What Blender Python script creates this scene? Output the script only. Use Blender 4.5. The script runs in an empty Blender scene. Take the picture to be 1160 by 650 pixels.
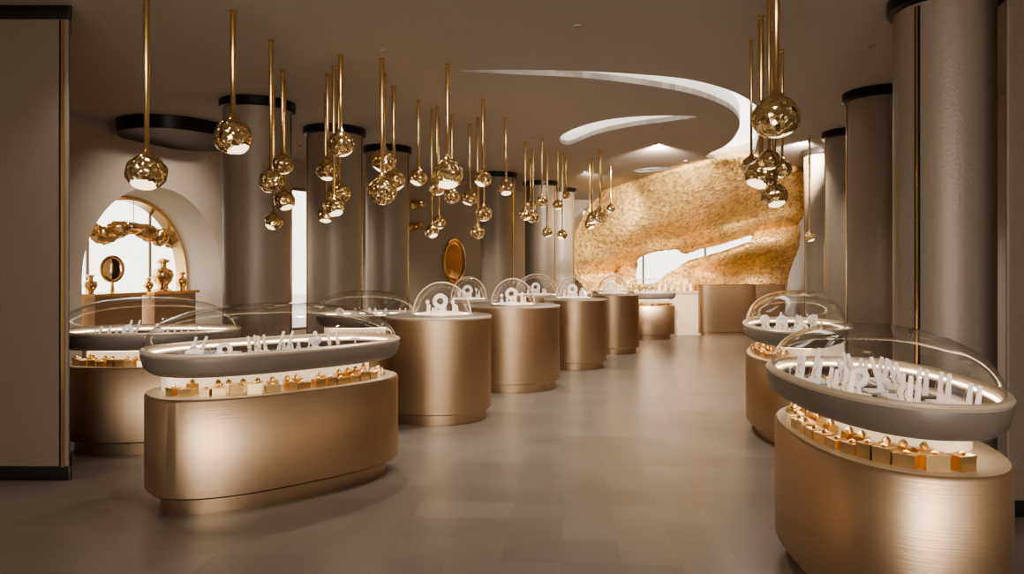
import bpy, bmesh, math, random
from mathutils import Vector, Matrix, noise
random.seed(7)
F=800.0; CX=580.0; HY=303.0; CH=1.5; CEIL=3.35
def P(px,py,Y): return Vector(((px-CX)/F*Y, Y, CH-(py-HY)/F*Y))
def CP(px,py):  # point on the ceiling plane
    Y=(CEIL-CH)*F/(HY-py); return ((px-CX)/F*Y,Y)
scene=bpy.context.scene

# ---------------------------------------------------------------- materials
def new_mat(name):
    m=bpy.data.materials.new(name); m.use_nodes=True
    return m,m.node_tree.nodes,m.node_tree.links,m.node_tree.nodes["Principled BSDF"]
def mat(name,col,rough=.5,metal=0,emit=None,estr=0,nscale=None,nstr=.1,cvar=0,stretch=(1,1,1),bdist=.01,voronoi=False,aniso=0,spec=.5):
    m,N,L,b=new_mat(name)
    b.inputs["Base Color"].default_value=(*col,1); b.inputs["Roughness"].default_value=rough
    b.inputs["Metallic"].default_value=metal
    b.inputs["Specular IOR Level"].default_value=spec
    if aniso: b.inputs["Anisotropic"].default_value=aniso
    if emit: b.inputs["Emission Color"].default_value=(*emit,1); b.inputs["Emission Strength"].default_value=estr
    if nscale:
        tc=N.new("ShaderNodeTexCoord"); mp=N.new("ShaderNodeMapping"); mp.inputs["Scale"].default_value=stretch
        L.new(tc.outputs["Object"],mp.inputs[0])
        if voronoi:
            t=N.new("ShaderNodeTexVoronoi"); out=t.outputs["Distance"]; cout=t.outputs["Color"]
        else:
            t=N.new("ShaderNodeTexNoise"); t.inputs["Detail"].default_value=4; out=t.outputs[0]; cout=out
        t.inputs["Scale"].default_value=nscale; L.new(mp.outputs[0],t.inputs["Vector"])
        bp=N.new("ShaderNodeBump"); bp.inputs["Strength"].default_value=nstr; bp.inputs["Distance"].default_value=bdist
        L.new(out,bp.inputs["Height"]); L.new(bp.outputs[0],b.inputs["Normal"])
        if cvar:
            sep=N.new("ShaderNodeSeparateColor"); L.new(cout,sep.inputs[0])
            mr=N.new("ShaderNodeMapRange"); mr.inputs["To Min"].default_value=1-cvar; mr.inputs["To Max"].default_value=1+cvar
            L.new(sep.outputs[0],mr.inputs[0])
            vm=N.new("ShaderNodeVectorMath"); vm.operation='SCALE'; vm.inputs[0].default_value=col
            L.new(mr.outputs[0],vm.inputs["Scale"]); L.new(vm.outputs[0],b.inputs["Base Color"])
    return m
M={}
M['bronze']=mat('brushed_bronze',(.53,.38,.26),.37,1,nscale=3,nstr=.18,cvar=.10,stretch=(1,1,60),bdist=.003,aniso=.6)
M['gold']=mat('polished_gold',(.83,.59,.31),.20,1,nscale=6,nstr=.05)
M['boxgold']=mat('satin_gold_box',(.85,.62,.34),.30,.95,nscale=30,nstr=.1)
M['hammered']=mat('hammered_gold_glass',(.93,.70,.42),.12,1,nscale=22,nstr=.8,voronoi=True,bdist=.03,cvar=.2)
M['mosaic']=mat('gold_mosaic',(.92,.62,.27),.42,.4,nscale=21,nstr=.9,voronoi=True,bdist=.022,cvar=.38,stretch=(1,.30,1))
M['tray']=mat('taupe_lacquer',(.21,.182,.158),.42,.15,nscale=40,nstr=.03)
M['rim']=mat('champagne_rim',(.70,.58,.45),.40,.4,nscale=20,nstr=.03)
M['dark']=mat('dark_tray_lining',(.055,.045,.037),.18,0,nscale=30,nstr=.02)
M['white']=mat('white_acrylic_added_glow',(.88,.83,.76),.4,0,emit=(1,.9,.78),estr=.18,nscale=30,nstr=.02)  # faint emission added so the stands look lit; they are no lamps
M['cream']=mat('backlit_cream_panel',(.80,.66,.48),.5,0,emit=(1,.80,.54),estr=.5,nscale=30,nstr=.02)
M['ledge']=mat('cream_ledge',(.72,.60,.46),.4,0,nscale=30,nstr=.02)
M['led']=mat('led_strip',(1,.9,.75),.5,0,emit=(1,.82,.60),estr=6)
M['lamp']=mat('warm_diffuser',(.95,.8,.55),.15,.3,emit=(1,.76,.45),estr=2.2,nscale=30,nstr=.8,voronoi=True)
M['black']=mat('black_metal',(.012,.011,.010),.35,.3,nscale=20,nstr=.02)
M['col']=mat('textured_taupe_column',(.30,.25,.204),.42,.12,nscale=55,nstr=.35,cvar=.12,bdist=.006)
M['pier']=mat('dark_taupe_leather_panel',(.185,.150,.120),.48,.05,nscale=55,nstr=.4,cvar=.12,bdist=.006)
M['wall']=mat('taupe_plaster',(.49,.425,.36),.75,0,nscale=18,nstr=.08,cvar=.06)
M['ceil']=mat('ceiling_plaster',(.45,.395,.345),.85,0,nscale=10,nstr=.05,cvar=.04)
M['reveal']=mat('light_arch_plaster',(.66,.61,.55),.7,0,nscale=18,nstr=.08,cvar=.05)
M['slot']=mat('cove_light_panel',(.9,.88,.84),.6,0,emit=(1,.95,.88),estr=2.6,nscale=25,nstr=.6,cvar=.1,bdist=.03)
M['cove']=mat('cove_side',(.85,.82,.78),.6,0,nscale=25,nstr=.3)
M['frame']=mat('window_frame',(.22,.17,.12),.4,.5,nscale=20,nstr=.03)
M['mirror']=mat('bronze_mirror',(.80,.58,.34),.08,1,nscale=3,nstr=.01)
M['pave']=mat('pale_pavement',(.6,.57,.53),.8,0,nscale=5,nstr=.1)
def glass():
    m,N,L,b=new_mat('clear_glass'); N.remove(b)
    o=N["Material Output"]; t=N.new("ShaderNodeBsdfTransparent"); g=N.new("ShaderNodeBsdfGlossy"); mx=N.new("ShaderNodeMixShader")
    t.inputs[0].default_value=(.985,.98,.97,1); g.inputs["Roughness"].default_value=.03
    lw=N.new("ShaderNodeLayerWeight"); lw.inputs[0].default_value=.5
    pw=N.new("ShaderNodeMath"); pw.operation='POWER'; pw.inputs[1].default_value=4.2; L.new(lw.outputs["Facing"],pw.inputs[0])
    mr=N.new("ShaderNodeMath"); mr.operation='MULTIPLY_ADD'; mr.inputs[1].default_value=.8; mr.inputs[2].default_value=.035; L.new(pw.outputs[0],mr.inputs[0])
    L.new(mr.outputs[0],mx.inputs[0]); L.new(t.outputs[0],mx.inputs[1]); L.new(g.outputs[0],mx.inputs[2]); L.new(mx.outputs[0],o.inputs[0])
    return m
M['glass']=glass()
def floor_mat():
    m,N,L,b=new_mat('stone_tile_floor')
    tc=N.new("ShaderNodeTexCoord"); mp=N.new("ShaderNodeMapping"); mp.inputs["Rotation"].default_value=(0,0,math.radians(4))
    L.new(tc.outputs["Object"],mp.inputs[0])
    br=N.new("ShaderNodeTexBrick"); br.offset=.5; br.inputs["Scale"].default_value=1
    br.inputs["Brick Width"].default_value=.60; br.inputs["Row Height"].default_value=.30
    br.inputs["Mortar Size"].default_value=.002; br.inputs["Mortar Smooth"].default_value=.3
    br.inputs["Color1"].default_value=(.142,.124,.107,1); br.inputs["Color2"].default_value=(.178,.157,.137,1); br.inputs["Mortar"].default_value=(.11,.096,.083,1)
    L.new(mp.outputs[0],br.inputs[0])
    n=N.new("ShaderNodeTexNoise"); n.inputs["Scale"].default_value=1.6; n.inputs["Detail"].default_value=3; n.inputs["Roughness"].default_value=.5; L.new(tc.outputs["Object"],n.inputs["Vector"])
    mr=N.new("ShaderNodeMapRange"); mr.inputs[3].default_value=.88; mr.inputs[4].default_value=1.12; L.new(n.outputs[0],mr.inputs[0])
    vm=N.new("ShaderNodeVectorMath"); vm.operation='SCALE'; L.new(br.outputs["Color"],vm.inputs[0]); L.new(mr.outputs[0],vm.inputs["Scale"])
    L.new(vm.outputs[0],b.inputs["Base Color"])
    b.inputs["Roughness"].default_value=.29
    bp=N.new("ShaderNodeBump"); bp.inputs["Strength"].default_value=.12; bp.inputs["Distance"].default_value=.002; bp.invert=True
    L.new(br.outputs["Fac"],bp.inputs["Height"]); L.new(bp.outputs[0],b.inputs["Normal"])
    return m
M['floor']=floor_mat()

# ---------------------------------------------------------------- mesh builder
class MB:
    def __init__(s): s.v=[]; s.f=[]; s.m=[]; s.mats=[]
    def mi(s,k):
        if k not in s.mats: s.mats.append(k)
        return s.mats.index(k)
    def face(s,idx,k): s.f.append(idx); s.m.append(s.mi(k))
    def rings(s,rs,k,cap0=False,cap1=False,closed=True):
        base=len(s.v); n=len(rs[0])
        for r in rs: s.v.extend([tuple(p) for p in r])
        for i in range(len(rs)-1):
            for j in range(n if closed else n-1):
                a=base+i*n+j; b=base+i*n+(j+1)%n
                s.face((a,b,b+n,a+n),k)
        if cap0: s.face(tuple(base+j for j in reversed(range(n))),k)
        if cap1: s.face(tuple(base+(len(rs)-1)*n+j for j in range(n)),k)
    def mesh_add(s,verts,faces,k):
        base=len(s.v); s.v.extend([tuple(p) for p in verts])
        for f in faces: s.face(tuple(base+i for i in f),k)
    def box(s,c,d,k,R=None,taper=1):
        vs=[]
        for x in(-.5,.5):
            for y in(-.5,.5):
                for z in(-.5,.5):
                    p=Vector((x*d[0]*(taper if z>0 else 1),y*d[1],z*d[2]))
                    if R: p=R@p
                    vs.append(p+Vector(c))
        s.mesh_add(vs,[(0,1,3,2),(4,6,7,5),(0,4,5,1),(2,3,7,6),(0,2,6,4),(1,5,7,3)],k)
    def lathe(s,prof,k,c=(0,0,0),N=32,R=None,cap0=False,cap1=False,sx=1,sy=1):
        rs=[]
        for r,z in prof:
            ring=[]
            for j in range(N):
                a=2*math.pi*j/N; p=Vector((r*math.cos(a)*sx,r*math.sin(a)*sy,z))
                if R: p=R@p
                ring.append(p+Vector(c))
            rs.append(ring)
        s.rings(rs,k,cap0,cap1)
    def torus(s,c,R0,r,k,R=None,N=28,K=8,sx=1,sz=1):
        rs=[]
        for i in range(N+1):
            a=2*math.pi*i/N; ring=[]
            for j in range(K):
                b=2*math.pi*j/K; q=R0+r*math.cos(b)
                p=Vector((q*math.cos(a)*sx,r*math.sin(b),q*math.sin(a)*sz))
                if R: p=R@p
                ring.append(p+Vector(c))
            rs.append(ring)
        s.rings(rs,k)
    def blob(s,c,d,k,seed=0,amp=.12,fr=2.5,R=None,sub=3):
        bm=bmesh.new(); bmesh.ops.create_icosphere(bm,subdivisions=sub,radius=1)
        vs=[]
        for v in bm.verts:
            p=v.co*(1+amp*noise.noise(v.co*fr+Vector((seed*3.7,seed,0))))
            p=Vector((p.x*d[0],p.y*d[1],p.z*d[2]))
            if R: p=R@p
            vs.append(p+Vector(c))
        fs=[tuple(v.index for v in f.verts) for f in bm.faces]; bm.free()
        s.mesh_add(vs,fs,k)
    def build(s,name,loc=(0,0,0),rotz=0,parent=None,angle=35,recalc=True):
        me=bpy.data.meshes.new(name); me.from_pydata(s.v,[],s.f)
        for k in s.mats: me.materials.append(M[k])
        me.polygons.foreach_set("material_index",s.m)
        me.polygons.foreach_set("use_smooth",[True]*len(s.f))
        if recalc:
            bm=bmesh.new(); bm.from_mesh(me); bmesh.ops.recalc_face_normals(bm,faces=bm.faces); bm.to_mesh(me); bm.free()
        me.update(); me.set_sharp_from_angle(angle=math.radians(angle))
        o=bpy.data.objects.new(name,me); scene.collection.objects.link(o)
        o.location=loc; o.rotation_euler=(0,0,rotz)
        if parent: o.parent=parent
        return o
def empty(name,loc,rotz=0):
    o=bpy.data.objects.new(name,None); scene.collection.objects.link(o); o.location=loc; o.rotation_euler=(0,0,rotz); o.empty_display_size=.2
    return o
def oval(a,b,z,n=2.25,N=96,sa=1,sb=1,oy=0,ox=0,egg=.0,tz=0):
    r=[]
    for j in range(N):
        t=2*math.pi*j/N; c,s_=math.cos(t),math.sin(t)
        x=math.copysign(abs(c)**(2/n),c); y=math.copysign(abs(s_)**(2/n),s_)
        y*=(1+egg*x)
        r.append(Vector((x*a*sa+ox*a,y*b*sb+oy*b,z+tz*y)))
    return r
def Rx(a): return Matrix.Rotation(a,3,'X')
def Rz(a): return Matrix.Rotation(a,3,'Z')
def Ry(a): return Matrix.Rotation(a,3,'Y')

# ---------------------------------------------------------------- display cases
def display_items(mb,a,b,z,rnd,dense,face=0,big=1.0):
    """necklace easels, ring cones, ring disc, pads, busts - all resting at height z"""
    rows=[-.68,-.28,.12,.52] if dense else [-.60,-.05,.48]
    FR=Rz(face); g=big
    for ri,ry in enumerate(rows):
        half=a*.86*math.sqrt(max(0,1-(abs(ry)*1.08)**2)); y0=ry*b
        x=-half+rnd.uniform(0,.05)
        while x<half-.08:
            y=y0+rnd.uniform(-.02,.02)
            kind=rnd.choice(['slats','slats','slats','slats','pad','tall','disc'] if dense else ['slats','slats','cones','pad','disc','T','bust','gap'])
            if kind in('slats','tall'):
                n=1 if kind=='tall' else 2; h=rnd.uniform(.10,.14)*g
                w=.06*n*g
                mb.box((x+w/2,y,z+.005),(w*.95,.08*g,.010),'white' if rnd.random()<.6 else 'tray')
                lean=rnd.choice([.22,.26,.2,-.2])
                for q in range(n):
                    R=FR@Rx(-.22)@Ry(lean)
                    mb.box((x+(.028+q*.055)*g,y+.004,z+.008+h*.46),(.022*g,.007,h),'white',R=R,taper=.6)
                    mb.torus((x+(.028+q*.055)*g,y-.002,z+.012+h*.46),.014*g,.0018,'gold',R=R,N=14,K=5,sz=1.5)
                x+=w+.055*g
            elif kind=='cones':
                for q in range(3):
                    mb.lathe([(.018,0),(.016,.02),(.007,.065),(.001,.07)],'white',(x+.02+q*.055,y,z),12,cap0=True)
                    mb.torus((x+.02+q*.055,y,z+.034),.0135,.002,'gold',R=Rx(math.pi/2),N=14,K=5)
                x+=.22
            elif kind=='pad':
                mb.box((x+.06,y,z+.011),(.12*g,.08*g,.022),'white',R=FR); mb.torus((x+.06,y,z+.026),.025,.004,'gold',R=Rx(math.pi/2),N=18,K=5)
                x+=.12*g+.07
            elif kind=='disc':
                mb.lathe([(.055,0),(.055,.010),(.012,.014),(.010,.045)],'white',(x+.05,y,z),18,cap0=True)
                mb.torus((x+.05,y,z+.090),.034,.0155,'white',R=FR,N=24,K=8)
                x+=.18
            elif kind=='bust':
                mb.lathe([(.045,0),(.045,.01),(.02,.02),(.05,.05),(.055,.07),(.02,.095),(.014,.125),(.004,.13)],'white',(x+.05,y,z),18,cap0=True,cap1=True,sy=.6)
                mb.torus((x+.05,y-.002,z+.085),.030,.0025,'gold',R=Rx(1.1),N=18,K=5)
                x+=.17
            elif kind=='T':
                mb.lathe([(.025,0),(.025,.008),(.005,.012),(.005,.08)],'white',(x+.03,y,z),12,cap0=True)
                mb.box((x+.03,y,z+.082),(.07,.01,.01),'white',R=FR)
                x+=.14
            else: x+=.13
def gift_boxes(mb,a,b,z,rnd,big,t0,t1):
    t=math.radians(t0)
    while t<math.radians(t1):
        w=rnd.uniform(.050,.080)*big; h=rnd.uniform(.028,.050)*big; d=.055*big
        x=a*.86*math.cos(t); y=b*.82*math.sin(t)
        tang=math.atan2(b*math.cos(t),-a*math.sin(t)); R=Rz(tang+rnd.uniform(-.2,.2))
        mb.box((x,y,z+h/2),(w,d,h),'boxgold',R); mb.box((x,y,z+h+.004*big),(w*1.05,d*1.05,.008*big),'boxgold',R)
        mb.lathe([(.010*big,0),(.014*big,.006*big),(.004,.012*big)],'boxgold',(x,y,z+h+.008*big),10,cap1=True)
        if rnd.random()<.8:
            mb.box((x*.84,y*.76,z+.026*big),(w*.8,d*.7,.052*big),'boxgold',R)
            mb.lathe([(.012*big,0),(.016*big,.01*big),(.006*big,.022*big)],'boxgold',(x*.84,y*.76,z+.052*big),10,cap1=True)
        ds=math.hypot(a*math.sin(t),b*math.cos(t))*.84
        t+=(w*1.25)/max(ds,.05)
def clam_case(cx,cy,a,b,rot,seed,dense=False,big=1.0,dome_h=.27,egg=-.10,tz=.0,zr=.97,n=2.25,core=(.85,.60,0,.33),boxes=(-168,-12)):
    rnd=random.Random(seed)
    e=empty("jewelry_display_case",(cx,cy,0),math.radians(rot))
    mb=MB()  # body
    kw=dict(n=n)
    mb.rings([oval(a-.09,b-.09,0,**kw),oval(a-.09,b-.09,.11,**kw)],'bronze',cap0=True)
    mb.rings([oval(a-.09,b-.09,.11,**kw),oval(a-.012,b-.012,.11,**kw),oval(a,b,.122,**kw),oval(a,b,.695,**kw),oval(a-.01,b-.01,.71,**kw)],'bronze')
    mb.rings([oval(a-.01,b-.01,.71,**kw),oval(a-.02,b-.02,.71,**kw)],'ledge',cap1=True)
    mb.build("counter_body",parent=e)
    mb=MB(); ck=dict(sa=core[0],sb=core[1],ox=core[2],oy=core[3],**kw)
    mb.rings([oval(a,b,.709,**ck),oval(a,b,zr-.10,**ck)],'cream',cap1=True)
    mb.build("lit_back_panel",parent=e)
    mb=MB()
    o=lambda d,z,**q: oval(a+d,b+d,z,egg=egg,tz=tz,**kw)
    mb.rings([o(-.10,zr-.135),o(-.03,zr-.13),o(.005,zr-.10),o(.022,zr-.035),o(.02,zr-.012)],'tray',cap0=True)
    mb.rings([o(.02,zr-.012),o(.026,zr+.002),o(.016,zr+.014),o(-.012,zr+.014),o(-.020,zr+.004),o(-.022,zr-.04)],'rim')
    mb.rings([o(-.022,zr-.04),o(-.05,zr-.075)],'dark')
    mb.rings([o(-.05,zr-.075),o(-.055,zr-.075)],'dark',cap1=True)
    mb.build("tray_shell",parent=e)
    mb=MB()
    mb.rings([o(-.024,zr-.018),o(-.030,zr-.020),o(-.030,zr-.028),o(-.024,zr-.028)],'led')
    mb.rings([o(-.115,zr-.137),o(-.14,zr-.137),o(-.14,zr-.143),o(-.115,zr-.143),o(-.115,zr-.137)],'led')
    mb.build("led_strips",parent=e)
    mb=MB(); rs=[]
    K=14
    for i in range(K):
        ph=i/(K-1)*math.pi/2*.985
        sc=math.cos(ph)**.85; hz=math.sin(ph)**.9
        r=oval(a-.002,b-.002,0,egg=egg,tz=tz,**kw)
        rs.append([Vector((p.x*sc-.06*a*hz,p.y*sc+.04*b*hz,zr+.008+dome_h*hz+p.z*sc)) for p in r])
    mb.rings(rs,'glass',cap1=True); mb.build("glass_dome",parent=e,angle=80)
    mb=MB(); display_items(mb,a-.06,b-.05,zr-.075,rnd,dense,face=-math.radians(rot),big=1.2); mb.build("jewelry_stands",parent=e)
    mb=MB(); gift_boxes(mb,a,b,.709,rnd,big,*boxes); mb.build("gold_gift_boxes",parent=e)
    return e
def round_case(cx,cy,a,b,rot,seed,top=1.03,dr=.29,dh=.32,dx=0,dy=0):
    rnd=random.Random(seed)
    e=empty("round_display_case",(cx,cy,0),math.radians(rot))
    mb=MB(); kw=dict(n=2.15)
    mb.rings([oval(a-.045,b-.045,0,**kw),oval(a-.045,b-.045,.10,**kw)],'bronze',cap0=True)
    mb.rings([oval(a-.045,b-.045,.10,**kw),oval(a-.008,b-.008,.10,**kw),oval(a,b,.11,**kw),oval(a,b,top-.022,**kw)],'bronze')
    mb.rings([oval(a+.004,b+.004,top-.022,**kw),oval(a+.006,b+.006,top-.004,**kw),oval(a,b,top,**kw)],'rim')
    mb.rings([oval(a,b,top,**kw),oval(a-.01,b-.01,top,**kw)],'tray',cap1=True)
    mb.build("counter_body",parent=e)
    mb=MB()
    mb.lathe([(dr+.02,0),(dr+.02,.015),(dr-.012,.018),(dr-.012,.002)],'rim',(dx,dy,top),40)
    mb.lathe([(dr-.014,.004),(dr-.014,.012),(dr-.03,.012),(dr-.03,.004)],'led',(dx,dy,top),40)
    R=Rz(-math.radians(rot)); N=28; rs=[]
    for i in range(N+1):
        t=math.pi*i/N; ring=[]
        for q,w in((dr-.008,-.010),(dr+.006,-.010),(dr+.006,.010),(dr-.008,.010)):
            v=R@Vector((q*math.cos(t),w-.0,0)); ring.append((v.x+dx,v.y+dy,top+.012+(q+dh-dr)*math.sin(t)))
        rs.append(ring)
    mb.rings(rs,'rim',cap0=True,cap1=True)
    mb.build("dome_base",parent=e)
    mb=MB()
    prof=[(dr*math.cos(t),.01+dh*math.sin(t)) for t in [i/14*math.pi/2*.99 for i in range(15)]]
    mb.lathe(prof,'glass',(dx,dy,top),40,cap1=True)
    mb.build("glass_dome",parent=e,angle=80)
    mb=MB()
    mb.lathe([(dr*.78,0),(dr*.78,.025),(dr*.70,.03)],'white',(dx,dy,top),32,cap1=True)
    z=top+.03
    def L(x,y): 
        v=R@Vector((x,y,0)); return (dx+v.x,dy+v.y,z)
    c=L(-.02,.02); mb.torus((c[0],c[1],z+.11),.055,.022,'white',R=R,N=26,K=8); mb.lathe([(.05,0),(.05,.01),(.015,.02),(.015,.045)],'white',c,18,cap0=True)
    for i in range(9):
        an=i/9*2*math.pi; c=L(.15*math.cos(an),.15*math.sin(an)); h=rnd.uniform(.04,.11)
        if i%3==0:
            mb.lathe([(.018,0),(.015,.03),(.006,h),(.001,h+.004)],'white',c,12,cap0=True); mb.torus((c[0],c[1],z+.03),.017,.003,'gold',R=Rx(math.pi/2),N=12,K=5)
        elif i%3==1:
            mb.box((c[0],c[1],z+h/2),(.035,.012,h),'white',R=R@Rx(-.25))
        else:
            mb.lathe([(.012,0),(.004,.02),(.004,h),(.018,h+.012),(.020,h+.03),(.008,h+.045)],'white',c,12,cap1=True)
            mb.torus((c[0],c[1],z+h+.02),.02,.003,'gold',R=Rx(math.pi/2),N=12,K=5)
    mb.build("jewelry_stands",parent=e)
    return e

clam_case(-1.60,4.90,.85,.46,40,21,n=2.6,big=1.15,dome_h=.28)
clam_case(-3.06,6.02,.69,.46,6,2,dome_h=.27)
clam_case(-1.66,8.15,.56,.46,20,3,dome_h=.26)
clam_case(1.745,3.38,.73,.41,-95,4,dense=True,big=1.15,dome_h=.245,n=2.35,core=(.72,.62,-.22,.30),boxes=(-170,12))
clam_case(2.62,6.55,.85,.43,-108,5,dense=True,big=1.15,dome_h=.31)
clam_case(2.93,14.9,.50,.40,10,6,dome_h=.3)
round_case(-.745,7.17,.53,.52,10,11,dx=.03,dy=-.05,top=1.02)
round_case(.0,8.97,.60,.58,15,12,dr=.27,dx=-.02,dy=-.12)
round_case(.96,10.75,.47,.46,15,13,dr=.27,dx=-.02)
round_case(1.80,12.6,.45,.45,15,14,dr=.27)
round_case(-.63,10.3,.42,.42,0,15,dr=.26)
round_case(.42,11.95,.46,.46,0,16,dr=.36,dh=.35)
round_case(2.05,14.3,.42,.42,0,17,dr=.30)

# ---------------------------------------------------------------- reception desk
mb=MB()
def rbox(mb,cx,cy,w,d,z0,z1,k,n=5,cap=True):
    r=lambda z,i=0:[Vector((p.x+cx,p.y+cy,p.z)) for p in oval(w/2-i,d/2-i,z,n=n,N=72)]
    mb.rings([r(z0),r(z1-.01),r(z1,.01)],k,cap0=True,cap1=True)
rbox(mb,.62,0,1.30,.7,.08,1.12,'bronze'); rbox(mb,.62,0,1.2,.6,0,.08,'bronze')
rbox(mb,-.45,.05,1.2,.5,0,.92,'ledge'); rbox(mb,-.45,.05,1.26,.56,.92,.98,'rim')
rbox(mb,1.50,.05,.9,.6,0,1.12,'bronze')
desk=mb.build("reception_desk",loc=(4.16,15.9,0))
mb=MB(); rnd=random.Random(5)
for i in range(7): 
    x=-.42+i*.14; h=rnd.uniform(.08,.15)
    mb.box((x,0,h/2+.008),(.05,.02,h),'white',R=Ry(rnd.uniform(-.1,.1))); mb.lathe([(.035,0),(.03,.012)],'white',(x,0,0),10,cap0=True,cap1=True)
mb.build("jewelry_stands",parent=desk,loc=(-.42,.02,.98))

# ---------------------------------------------------------------- columns
def column(x,y,r,strips=()):
    mb=MB()
    mb.lathe([(r+.03,0),(r+.03,.09),(r+.01,.10)],'black',N=64,cap0=True,cap1=True)
    mb.lathe([(r,.10),(r,CEIL-.09)],'col',N=72)
    mb.lathe([(r+.01,CEIL-.10),(r+.04,CEIL-.085),(r+.04,CEIL-.002)],'black',N=64,cap0=True,cap1=True)
    for a in strips:
        a=math.radians(a); c=((r+.001)*math.cos(a),(r+.001)*math.sin(a),CEIL/2-.01)
        mb.box(c,(.014,.012,CEIL-.22),'gold',R=Rz(a)); 
        for s in(-1,1):
            a2=a+s*.012/r; mb.box((r*math.cos(a2),r*math.sin(a2),CEIL/2-.01),(.006,.012,CEIL-.22),'black',R=Rz(a2))
    return mb.build("column",loc=(x,y,0),angle=30)
def poly_offset(pts,d):
    cx=sum(p[0] for p in pts)/len(pts); cy=sum(p[1] for p in pts)/len(pts)
    out=[]
    for x,y in pts:
        l=math.hypot(x-cx,y-cy); out.append((x+(x-cx)/l*d,y+(y-cy)/l*d))
    return out
def pier(pts,edge=None):
    rp=[]
    n=len(pts)
    for i in range(n):
        p=Vector(pts[i]); a=(Vector(pts[i-1])-p).normalized(); b=(Vector(pts[(i+1)%n])-p).normalized(); r=.03
        for t in(0,.25,.5,.75,1):
            q=p+a*r*(1-t)**2+b*r*t**2; rp.append((q.x,q.y))
    cx=sum(p[0] for p in pts)/n; cy=sum(p[1] for p in pts)/n
    def r(z,i=0): return [Vector((x-cx,y-cy,z)) for x,y in poly_offset(rp,i)]
    mb=MB()
    mb.rings([r(0,.02),r(.09,.02),r(.10,.005)],'black',cap0=True,cap1=True)
    mb.rings([r(.10),r(CEIL-.09)],'pier')
    mb.rings([r(CEIL-.10,.005),r(CEIL-.085,.02),r(CEIL-.002,.02)],'black',cap0=True,cap1=True)
    if edge:
        mb.box((edge[0]-cx,edge[1]-cy,CEIL/2-.005),(.022,.02,CEIL-.20),'gold'); mb.box((edge[0]-cx-.02,edge[1]-cy,CEIL/2-.005),(.012,.01,CEIL-.20),'black')
    return mb.build("wall_pier",loc=(cx,cy,0),angle=30)
pier([(-4.6,4.98),(-3.12,4.98),(-3.38,5.38),(-4.6,5.38)],edge=(-3.165,4.98))
pier([(2.97,4.25),(4.3,4.25),(4.3,4.46),(3.14,4.46)])
column(2.95,4.83,.306,(-150,))
column(-2.86,7.95,.37,(0,))
column(-2.37,9.45,.37,(-5,-147))
column(-1.92,10.9,.33,(-10,))
column(3.90,7.45,.34,(168,))
column(4.62,9.6,.34,(168,)); column(4.96,11.1,.34,(168,))
column(-.28,13.9,.34,(-30,)); column(.62,15.3,.34,(-30,)); column(1.15,16.6,.32,(-30,))

# ---------------------------------------------------------------- room shell
mb=MB(); mb.box((0,8,-.05),(16,26,.1),'floor'); mb.build("floor")
mb=MB(); mb.box((0,8,-.16),(60,70,.1),'pave'); mb.build("ground_outside")
def catmull(pts,k=10):
    out=[]; n=len(pts)
    for i in range(n):
        p0,p1,p2,p3=[Vector(pts[(i+d)%n]) for d in(-1,0,1,2)]
        for j in range(k):
            t=j/k
            out.append(.5*((2*p1)+(-p0+p2)*t+(2*p0-5*p1+4*p2-p3)*t*t+(-p0+3*p1-3*p2+p3)*t**3))
    return out
slots=[]
s1=[(520,80),(565,79),(640,80),(720,84),(785,91),(835,106),(860,124),(864,142),(858,160),(852,174),(826,181),(800,177),(822,165),(834,152),(838,138),(826,123),(790,108),(735,97),(660,88),(580,84)]
s2=[(634,158),(640,151),(665,141),(700,134),(745,131),(789,132),(760,137),(715,143),(675,152),(648,163),(638,163)]
s3=[(718,193),(735,190),(760,189.5),(748,193),(728,195)]
for s in(s1,s2,s3): slots.append([tuple(v) for v in catmull([CP(*p) for p in s],8)])
cu=bpy.data.curves.new("c",'CURVE'); cu.dimensions='2D'; cu.fill_mode='BOTH'; cu.extrude=.03
outer=[(-6.5,-4.4),(-6.5,7.6),(-5.4,11.6),(-4.65,11.4),(-3.35,13.3),(-1.35,15.2),(1.45,19.5),(7.6,19.5),(5.6,10.5),(4.9,-4.4)]
for poly in [outer]+slots:
    sp=cu.splines.new('POLY'); sp.points.add(len(poly)-1); sp.use_cyclic_u=True
    for i,p in enumerate(poly): sp.points[i].co=(p[0],p[1],0,1)
co=bpy.data.objects.new("c",cu); scene.collection.objects.link(co)
bpy.context.view_layer.update()
dg=bpy.context.evaluated_depsgraph_get(); me=bpy.data.meshes.new_from_object(co.evaluated_get(dg)); bpy.data.objects.remove(co)
me.materials.clear(); me.materials.append(M['ceil']); me.name="ceiling"
ce=bpy.data.objects.new("ceiling",me); scene.collection.objects.link(ce); ce.location=(0,0,CEIL+.03)
for poly in slots:
    mb=MB()
    mb.rings([[Vector((p[0],p[1],CEIL+.001)) for p in poly],[Vector((p[0],p[1],CEIL+.22)) for p in poly]],'cove')
    o=mb.build("ceiling_light_cove",recalc=False)
    bm=bmesh.new(); vs=[bm.verts.new((p[0],p[1],CEIL+.22)) for p in poly]
    es=[bm.edges.new((vs[i],vs[(i+1)%len(vs)])) for i in range(len(vs))]
    bmesh.ops.triangle_fill(bm,use_beauty=True,edges=es)
    m2=bpy.data.meshes.new("light_panel"); bm.to_mesh(m2); bm.free(); m2.materials.append(M['slot'])
    o2=bpy.data.objects.new("light_panel",m2); scene.collection.objects.link(o2); o2.parent=o
mb=MB(); mb.lathe([(.70,CEIL-.16),(.73,CEIL-.002)],'black',(-4.40,9.4,0),48,cap0=True,cap1=True,sy=1.25); mb.build("ceiling_recess_ring")

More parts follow.
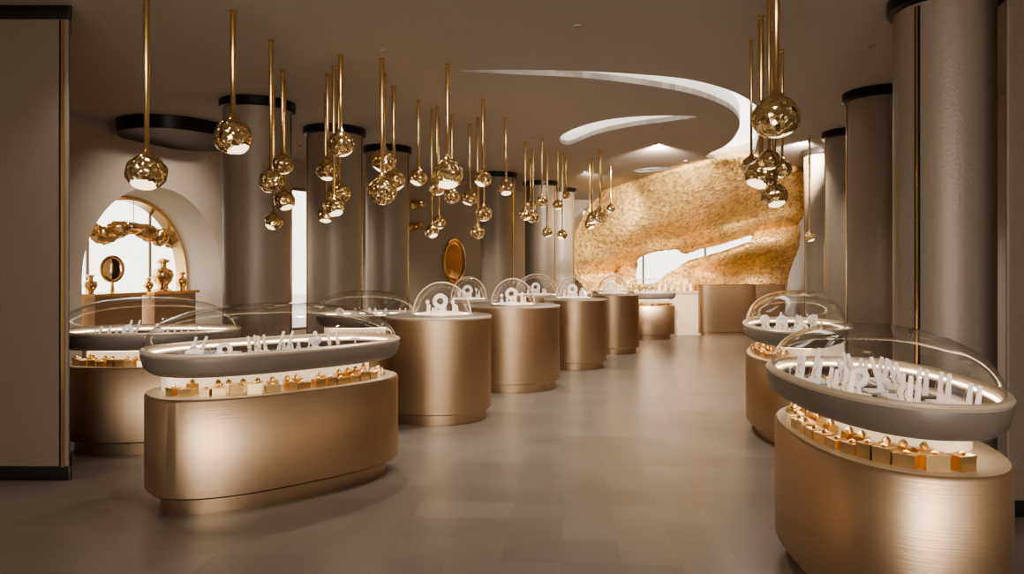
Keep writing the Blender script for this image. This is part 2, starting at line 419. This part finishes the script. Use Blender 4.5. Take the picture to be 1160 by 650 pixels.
def wall_seg(name,p0,p1,openings=(),k='wall',th=.15,side=1):
    p0=Vector((*p0,0)); p1=Vector((*p1,0)); d=p1-p0; Ln=d.length; d.normalize(); n=Vector((-d.y,d.x,0))*side
    ang=math.atan2(d.y,d.x); mb=MB()
    def bx(s0,s1,z0,z1,kk=k,t=th,off=0):
        c=p0+d*(s0+s1)/2+n*(th/2+off); mb.box((c.x,c.y,(z0+z1)/2),(s1-s0,t,z1-z0),kk,R=Rz(ang))
    s=0
    for (a,b,z0,z1) in openings:
        if a>s: bx(s,a,0,CEIL)
        if z0>0: bx(a,b,0,z0)
        if z1<CEIL: bx(a,b,z1,CEIL)
        s=b
    bx(s,Ln,0,CEIL); mb.build(name)
    for (a,b,z0,z1) in openings:
        global WN; WN+=1
        mb=MB(); f=.05
        def fb(s0,s1,za,zb,kk='frame',t=.06):
            c=p0+d*(s0+s1)/2+n*(th/2); mb.box((c.x,c.y,(za+zb)/2),(s1-s0,t,zb-za),kk,R=Rz(ang))
        fb(a,a+f,z0,z1); fb(b-f,b,z0,z1); fb(a+f,b-f,z0,z0+f); fb(a+f,b-f,z1-f,z1)
        nm=int((b-a)/2.2)
        for i in range(1,nm+1): x=a+(b-a)*i/(nm+1); fb(x-.02,x+.02,z0+f,z1-f)
        fb(a+f,b-f,z0+f,z1-f,'glass',.008)
        mb.build("window_%d"%WN)
WN=0
wall_seg("wall_left",(-6.3,-4.2),(-5.63,7.4))
wall_seg("wall_left_rear",(-4.49,11.3),(-3.2,13.1),[(.9,1.7,.4,2.9)])
wall_seg("wall_left_rear_inner",(-3.2,13.1),(-1.2,15.0),[(.95,1.35,.3,2.0)])
wall_seg("wall_left_far",(-1.2,15.0),(1.6,19.3))
wall_seg("wall_back",(1.6,19.3),(7.4,19.3),[(.3,5.4,.5,3.1)])
wall_seg("wall_right_far",(7.4,19.3),(5.4,10.5))
wall_seg("wall_right",(5.4,10.5),(4.7,-4.2))
wall_seg("wall_front",(4.7,-4.2),(-6.3,-4.2),[(1.5,9.5,.4,2.9)])

# arch wall
p0=Vector((-5.63,7.4,0)); d=(Vector((-4.49,11.3,0))-p0).normalized(); nrm=Vector((-d.y,d.x,0))
LnA=(Vector((-4.49,11.3,0))-p0).length
def W(s,z,off=0): v=p0+d*s+nrm*off; return Vector((v.x,v.y,z))
def arch_pts(sc,R,zs,N=40,z0=0):
    return [(sc-R,z0)]+[(sc-R*math.cos(i/N*math.pi),zs+R*math.sin(i/N*math.pi)) for i in range(N+1)]+[(sc+R,z0)]
SC=2.56
def arch_wall(mb,off,sc,R,zs,k,s0,s1,top):
    A=arch_pts(sc,R,zs)
    n=len(A); B=[]
    for (s,z) in A:
        if z<=zs: B.append((s0 if s<sc else s1,z))
        else:
            dx,dz=s-sc,z-zs; t=1e9
            if dx>1e-6: t=min(t,(s1-sc)/dx)
            if dx<-1e-6: t=min(t,(s0-sc)/dx)
            if dz>1e-6: t=min(t,(top-zs)/dz)
            B.append((sc+dx*t,zs+dz*t))
    mb.rings([[W(s,z,off) for s,z in A],[W(s,z,off) for s,z in B]],k,closed=False)
    for cs in(s0,s1):
        lo=[b for b in B if abs(b[0]-cs)<1e-4]; hi=[b for b in B if abs(b[1]-top)<1e-4]
        l=max(lo,key=lambda q:q[1]); h=min(hi,key=lambda q:abs(q[0]-cs))
        mb.mesh_add([W(*l,off),W(cs,top,off),W(*h,off)],[(0,1,2)],k)
mb=MB()
arch_wall(mb,0,SC,1.26,1.36,'wall',0,LnA,CEIL)
A=arch_pts(SC,1.26,1.36); B=arch_pts(SC+.05,1.14,1.36)
mb.rings([[W(s,z,0) for s,z in A],[W(s,z,.62) for s,z in B]],'reveal',closed=False)
arch_wall(mb,.62,SC+.05,1.14,1.36,'wall',0,LnA,CEIL)
arch_wall(mb,.78,SC+.05,1.14,1.36,'wall',0,LnA,CEIL)
mb.build("wall_left_arch",recalc=False,angle=30)
mb=MB(); rs=[]
B=arch_pts(SC+.05,1.12,1.36)
for (s,z) in B:
    dx,dz=(s-SC-.05),max(z-1.36,0); l=math.hypot(dx,dz); ux,uz=dx/l,dz/l
    rs.append([W(s+ux*q,z+uz*q,.56+w) for q,w in((-.02,0),(.02,0),(.02,.20),(-.02,.20))])
mb.rings(rs,'gold'); mb.build("trim_1")
mb=MB()
B=arch_pts(SC+.05,1.10,1.36,z0=.0)
mb.mesh_add([W(s,z,.74) for s,z in B],[tuple(range(len(B)))],'glass')
for s in(SC-.5,SC+.6): mb.box(W(s,1.2,.74),(.03,.03,2.3),'frame')
mb.box(W(SC,2.0,.74),(.03,2.1,.03),'frame',R=Rz(math.atan2(d.y,d.x)-math.pi/2))
mb.build("window_9",recalc=False)
ang=math.atan2(d.y,d.x)
mb=MB()
for s,w,h in((SC-.52,.85,1.12),(SC+.5,.9,1.12)):
    mb.box(W(s,h/2,.36),(w-.08,.36,h),'bronze',R=Rz(ang)); mb.box(W(s,h+.02,.36),(w,.44,.04),'gold',R=Rz(ang))
mb.box(W(SC,.30,.36),(2.1,.34,.6),'bronze',R=Rz(ang))
mb.build("arch_display_cabinet")
mb=MB()
mb.lathe([(.12,0),(.12,.02),(.03,.04),(.02,.12),(.02,.18)],'gold',(0,0,0),24,cap0=True)
mb.torus((0,0,.34),.13,.02,'gold',R=Rz(math.radians(20)),sz=1.25); mb.blob((0,0,.34),(.13,.012,.16),'mirror',amp=0,R=Rz(math.radians(20)))
mb.build("table_mirror",loc=W(SC-.48,1.141,.34))
def vase(s,sc,off=.34):
    mb=MB(); c=W(s,1.141,off)
    mb.lathe([(r*sc,z*sc) for r,z in [(.13,0),(.13,.03),(.08,.05),(.07,.10),(.12,.16),(.15,.24),(.13,.32),(.05,.36),(.05,.42),(.09,.44),(.09,.47),(.02,.50)]],'gold',(0,0,0),28,cap0=True,cap1=True)
    mb.build("gold_vase",loc=c)
vase(SC+.42,1.0); vase(SC+.80,.6); vase(SC-.82,.55); vase(SC+.15,.45)
mb=MB()
rnd=random.Random(3)
for i,(s,z,w,h) in enumerate([(1.72,2.0,.22,.11),(2.0,1.93,.20,.12),(2.25,2.02,.18,.12),(2.5,2.06,.24,.08),(2.75,2.0,.22,.12),(3.0,1.95,.17,.13),(3.2,1.93,.12,.14)]):
    mb.blob(W(s,z,.40),(w,.10,h),'gold',seed=i,amp=.25,R=Rz(ang)@Ry(rnd.uniform(-.35,.35)))
mb.lathe([(.006,0),(.006,.45)],'gold',W(2.5,2.06,.40),8)
mb.build("gold_hanging_sculpture")
dd=(Vector((-1.2,15.0,0))-Vector((-3.2,13.1,0))).normalized(); an2=math.atan2(dd.y,dd.x); nn=Vector((dd.y,-dd.x,0))
def WP(px,py,off=.05):
    k=(px-CX)/F; t=(k*13.1+3.2)/(dd.x-k*dd.y); v=Vector((-3.2,13.1,0))+dd*t+nn*off
    return Vector((v.x,v.y,CH-(py-HY)/F*v.y))
c=WP(513,296); mb=MB()
mb.torus(c,.28,.03,'gold',R=Rz(an2),sz=1.6,N=48); mb.blob(c,(.27,.012,.44),'mirror',amp=0,R=Rz(an2)); mb.build("oval_wall_mirror")
for i,(px,py) in enumerate([(467,232),(465,257)]):
    c=WP(px,py,.06); mb=MB(); mb.blob(c,(.15,.08,.09),'gold',seed=i,amp=.3,R=Rz(an2)); mb.blob(c+Vector((.13,.1,.03)),(.10,.07,.08),'gold',seed=i+5,amp=.3); mb.build("gold_wall_ornament")

# ---------------------------------------------------------------- gold mosaic sculpture
def inpoly(x,y,poly):
    c=False; j=len(poly)-1
    for i in range(len(poly)):
        xi,yi=poly[i]; xj,yj=poly[j]
        if (yi>y)!=(yj>y) and x<(xj-xi)*(y-yi)/(yj-yi)+xi: c=not c
        j=i
    return c
T=[(1.2,18.2),(2.2,16.9),(2.75,14.2),(3.15,12.7),(3.45,11.9),(3.9,11.5),(4.35,12.0),(4.8,12.7),(5.55,13.1),(6.6,13.6)]
def lerpT(u):
    q=u*(len(T)-1); i=min(int(q),len(T)-2); t=q-i; t=t*t*(3-2*t)*.5+t*.5
    return Vector((T[i][0]+(T[i+1][0]-T[i][0])*t,T[i][1]+(T[i+1][1]-T[i][1])*t,0))
hole=catmull([(719,303),(723,290),(737,283),(757,280),(768,280),(773,286),(785,284),(812,277),(838,269),(855,266),(845,277),(818,287),(792,293),(772,301),(757,312),(746,320),(724,321)],6)
hole2=catmull([(752,346),(766,343),(778,350),(777,365),(765,372),(752,366)],5)
outl=[(668,420),(668,335),(655,318),(648,300),(649,280),(655,258),(668,236),(688,214),(712,199),(735,190),(770,150),(1100,100),(1100,450)]
NU,NZ=300,150
grid={}; bm=bmesh.new()
for i in range(NU+1):
    u=i/NU; B=Vector((1.2+u*6.0,17.9-.4*math.sin(u*math.pi),0)); Tt=lerpT(u)
    for j in range(NZ+1):
        z=j/NZ*(CEIL-.003); w=(z/CEIL)**2.5
        p=B.lerp(Tt,w); p.z=z
        amp=math.sin(math.pi*min(1,z/CEIL))
        p.y+=-1.5*amp*noise.noise(Vector((u*3.0,z*.9,3.1)))-.45*amp*noise.noise(Vector((u*6,z*1.8,1.1)))
        px=CX+F*p.x/p.y; py=HY+F*(CH-p.z)/p.y
        cy=296-.26*(px-745)                       # fold line between the two lobes
        lower=1/(1+math.exp(-((py-cy)/3.5))) if px>700 else 0
        p.y-=.80*lower*amp                         # lower lobe swells forward
        lip=math.exp(-((py-(cy-16))/10)**2)*(1/(1+math.exp(-(px-700)/15)))
        p.y-=.45*lip*amp*(1-lower)                 # rolled lip of the upper lobe
        px=CX+F*p.x/p.y; py=HY+F*(CH-p.z)/p.y
        grid[i,j]=(bm.verts.new(p),px,py)
for i in range(NU):
    for j in range(NZ):
        q=[grid[i,j],grid[i+1,j],grid[i+1,j+1],grid[i,j+1]]
        mx=sum(a[1] for a in q)/4; my=sum(a[2] for a in q)/4
        if inpoly(mx,my,hole) or inpoly(mx,my,hole2) or not inpoly(mx,my,outl): continue
        cv=q[0][0].co
        if cv.x>7.4-(19.3-cv.y)*2.0/8.8-.3: continue
        bm.faces.new([a[0] for a in q])
bmesh.ops.delete(bm,geom=[v for v in bm.verts if not v.link_faces],context='VERTS')
bv=[v for v in bm.verts if v.is_boundary and v.co.z>.02 and v.co.z<CEIL-.02]
for it in range(6):
    new={}
    for v in bv:
        nb=[e.other_vert(v).co for e in v.link_edges if e.is_boundary]
        if nb: new[v]=v.co*.5+sum(nb,Vector())/len(nb)*.5
    for v,c in new.items(): v.co=c
me=bpy.data.meshes.new("gold_mosaic_sculpture"); bm.to_mesh(me); bm.free(); me.materials.append(M['mosaic'])
me.polygons.foreach_set("use_smooth",[True]*len(me.polygons))
gs=bpy.data.objects.new("gold_mosaic_sculpture",me); scene.collection.objects.link(gs)
so=gs.modifiers.new("s",'SOLIDIFY'); so.thickness=.16; so.offset=0

# ---------------------------------------------------------------- pendants
pend=[(166,195,22,4.75),(264,155,21,5.09),(307,205,14,5.74),(320,186,12,6.6),(322,227,12,6.95),(310,251,10,7.2),(371,192,13,6.75),(386,163,15,6.14),(384,219,13,7.0),(369,243,10,7.5),(378,234,12,6.5),
(435,182,14,6.7),(433,216,17,6.25),(446,204,13,7.2),(474,201,10,7.8),(507,197,18,6.43),(495,213,9,8.1),(512,222,9,8.5),(497,252,8,8.7),(489,262,8,8.2),(547,202,10,7.75),(548,242,9,8.3),(541,263,8,8.7),(532,224,9,9.1),(573,213,9,8.7),
(595,243,7,10.35),(604,246,7,10.8),(614,228,7,10.1),(620,263,6,11.0),(637,266,6,11.4),(632,232,6,11.0),(641,221,5,11.8),(680,244,9,11.1),(671,247,7,12.0),(668,254,6,12.6),(692,236,5,12.9),(601,233,6,12),
(879,132,26,4.05),(862,197,18,5.2),(877,221,15,5.55),(851,187,11,5.75),(886,191,11,6.0),(871,181,12,4.8),(917,268,6,10.0)]
for i,(px,py,r,Y) in enumerate(pend):
    c=P(px,py,Y); R=r*Y/F; mb=MB()
    bmm=bmesh.new(); bmesh.ops.create_icosphere(bmm,subdivisions=4,radius=1)
    vs=[]
    for v in bmm.verts:
        k=1+.07*noise.noise(v.co*2.2+Vector((i*1.7,0,0)))
        vs.append(Vector((v.co.x*k*R*(1-.05*v.co.z),v.co.y*k*R*(1-.05*v.co.z),v.co.z*k*R*.95)))
    tilt=Vector((.5*math.sin(i*2.1),-.45*math.cos(i*1.3),-1)).normalized()
    top=[];bot=[]
    for f in bmm.faces:
        cc=f.calc_center_median().normalized()
        (bot if cc.dot(tilt)>.80 else top).append(tuple(v.index for v in f.verts))
    mb.mesh_add(vs,top,'hammered'); mb.mesh_add([v*.985 for v in vs],bot,'lamp'); bmm.free()
    h=CEIL-c.z
    rr=max(.011,min(.017,R*.14))
    mb.lathe([(R*.30,R*.86),(R*.26,R*1.02),(rr*1.3,R*1.12),(rr,R*1.2),(rr,h*.55),(rr*1.25,h*.56),(rr*1.25,h-.02),(rr*1.6,h-.018),(rr*1.6,h)],'gold',N=16,cap1=True)
    mb.build("pendant_lamp",loc=c,angle=50)

# ---------------------------------------------------------------- lights
def spot(x,y,w,ang=100,col=(1,.86,.71),tgt=None,z=CEIL-.03):
    l=bpy.data.lights.new("downlight_lamp",'SPOT'); l.energy=w; l.spot_size=math.radians(ang); l.spot_blend=.9; l.shadow_soft_size=.04; l.color=col
    mb=MB(); mb.lathe([(.022,0),(.03,0),(.03,.012),(.022,.012),(.022,0)],'ceil',N=20); f=mb.build("recessed_downlight",loc=(x,y,CEIL-.012))
    o=bpy.data.objects.new("downlight_lamp",l); scene.collection.objects.link(o); o.parent=f; o.location=(0,0,-.02)
    if tgt: o.rotation_euler=(Vector(tgt)-Vector((x,y,z))).to_track_quat('-Z','Y').to_euler()
for x,y,w in [(-1.2,3.4,80),(.5,5.4,210),(1.6,2.6,60),(.9,7.2,320),(2.0,9.4,330),(3.0,12.2,280),(-2.7,4.7,60),(3.0,5.9,90),(-1.1,6.0,150),(-.4,8.0,180),(.3,10.0,170),(-3.5,8.6,170),(-1.6,12.4,260),(-.3,12.2,200),(-3.2,10.7,260),(4.1,8.5,200),(3.9,9.9,160)]:
    spot(x,y,w)
spot(2.2,10.6,1500,80,tgt=(3.2,16.5,1.9)); spot(4.3,10.3,1000,80,tgt=(4.9,15.5,2.0)); spot(1.4,13.6,700,80,tgt=(2.4,17,1.6))
spot(-2.9,9.2,200,80,tgt=(-5.0,9.9,1.8))
def area(name,loc,tgt,w,sx,sy,col):
    l=bpy.data.lights.new(name,'AREA'); l.shape='RECTANGLE'; l.size=sx; l.size_y=sy; l.energy=w; l.color=col
    o=bpy.data.objects.new(name,l); scene.collection.objects.link(o); o.location=loc; o.rotation_euler=(Vector(tgt)-Vector(loc)).to_track_quat('-Z','Y').to_euler()
area("added_rear_fill",(0,-4.0,1.75),(0.3,6,1.75),215,4.5,2.2,(1,.90,.77))  # unseen fill added behind the camera, giving the metals something to reflect
wd=bpy.data.worlds.new("World"); scene.world=wd; wd.use_nodes=True
wd.node_tree.nodes["Background"].inputs[0].default_value=(1,.93,.84,1); wd.node_tree.nodes["Background"].inputs[1].default_value=3.0

# ---------------------------------------------------------------- camera
cam=bpy.data.cameras.new("camera"); co=bpy.data.objects.new("camera",cam); scene.collection.objects.link(co)
co.location=(0,0,CH); co.rotation_euler=(math.pi/2,0,0); cam.sensor_width=36; cam.lens=F/1160*36; cam.shift_y=-(325-HY)/1160
cam.clip_start=.05; scene.camera=co
scene.view_settings.view_transform='AgX'; scene.view_settings.look='AgX - Medium High Contrast'; scene.view_settings.exposure=0.12
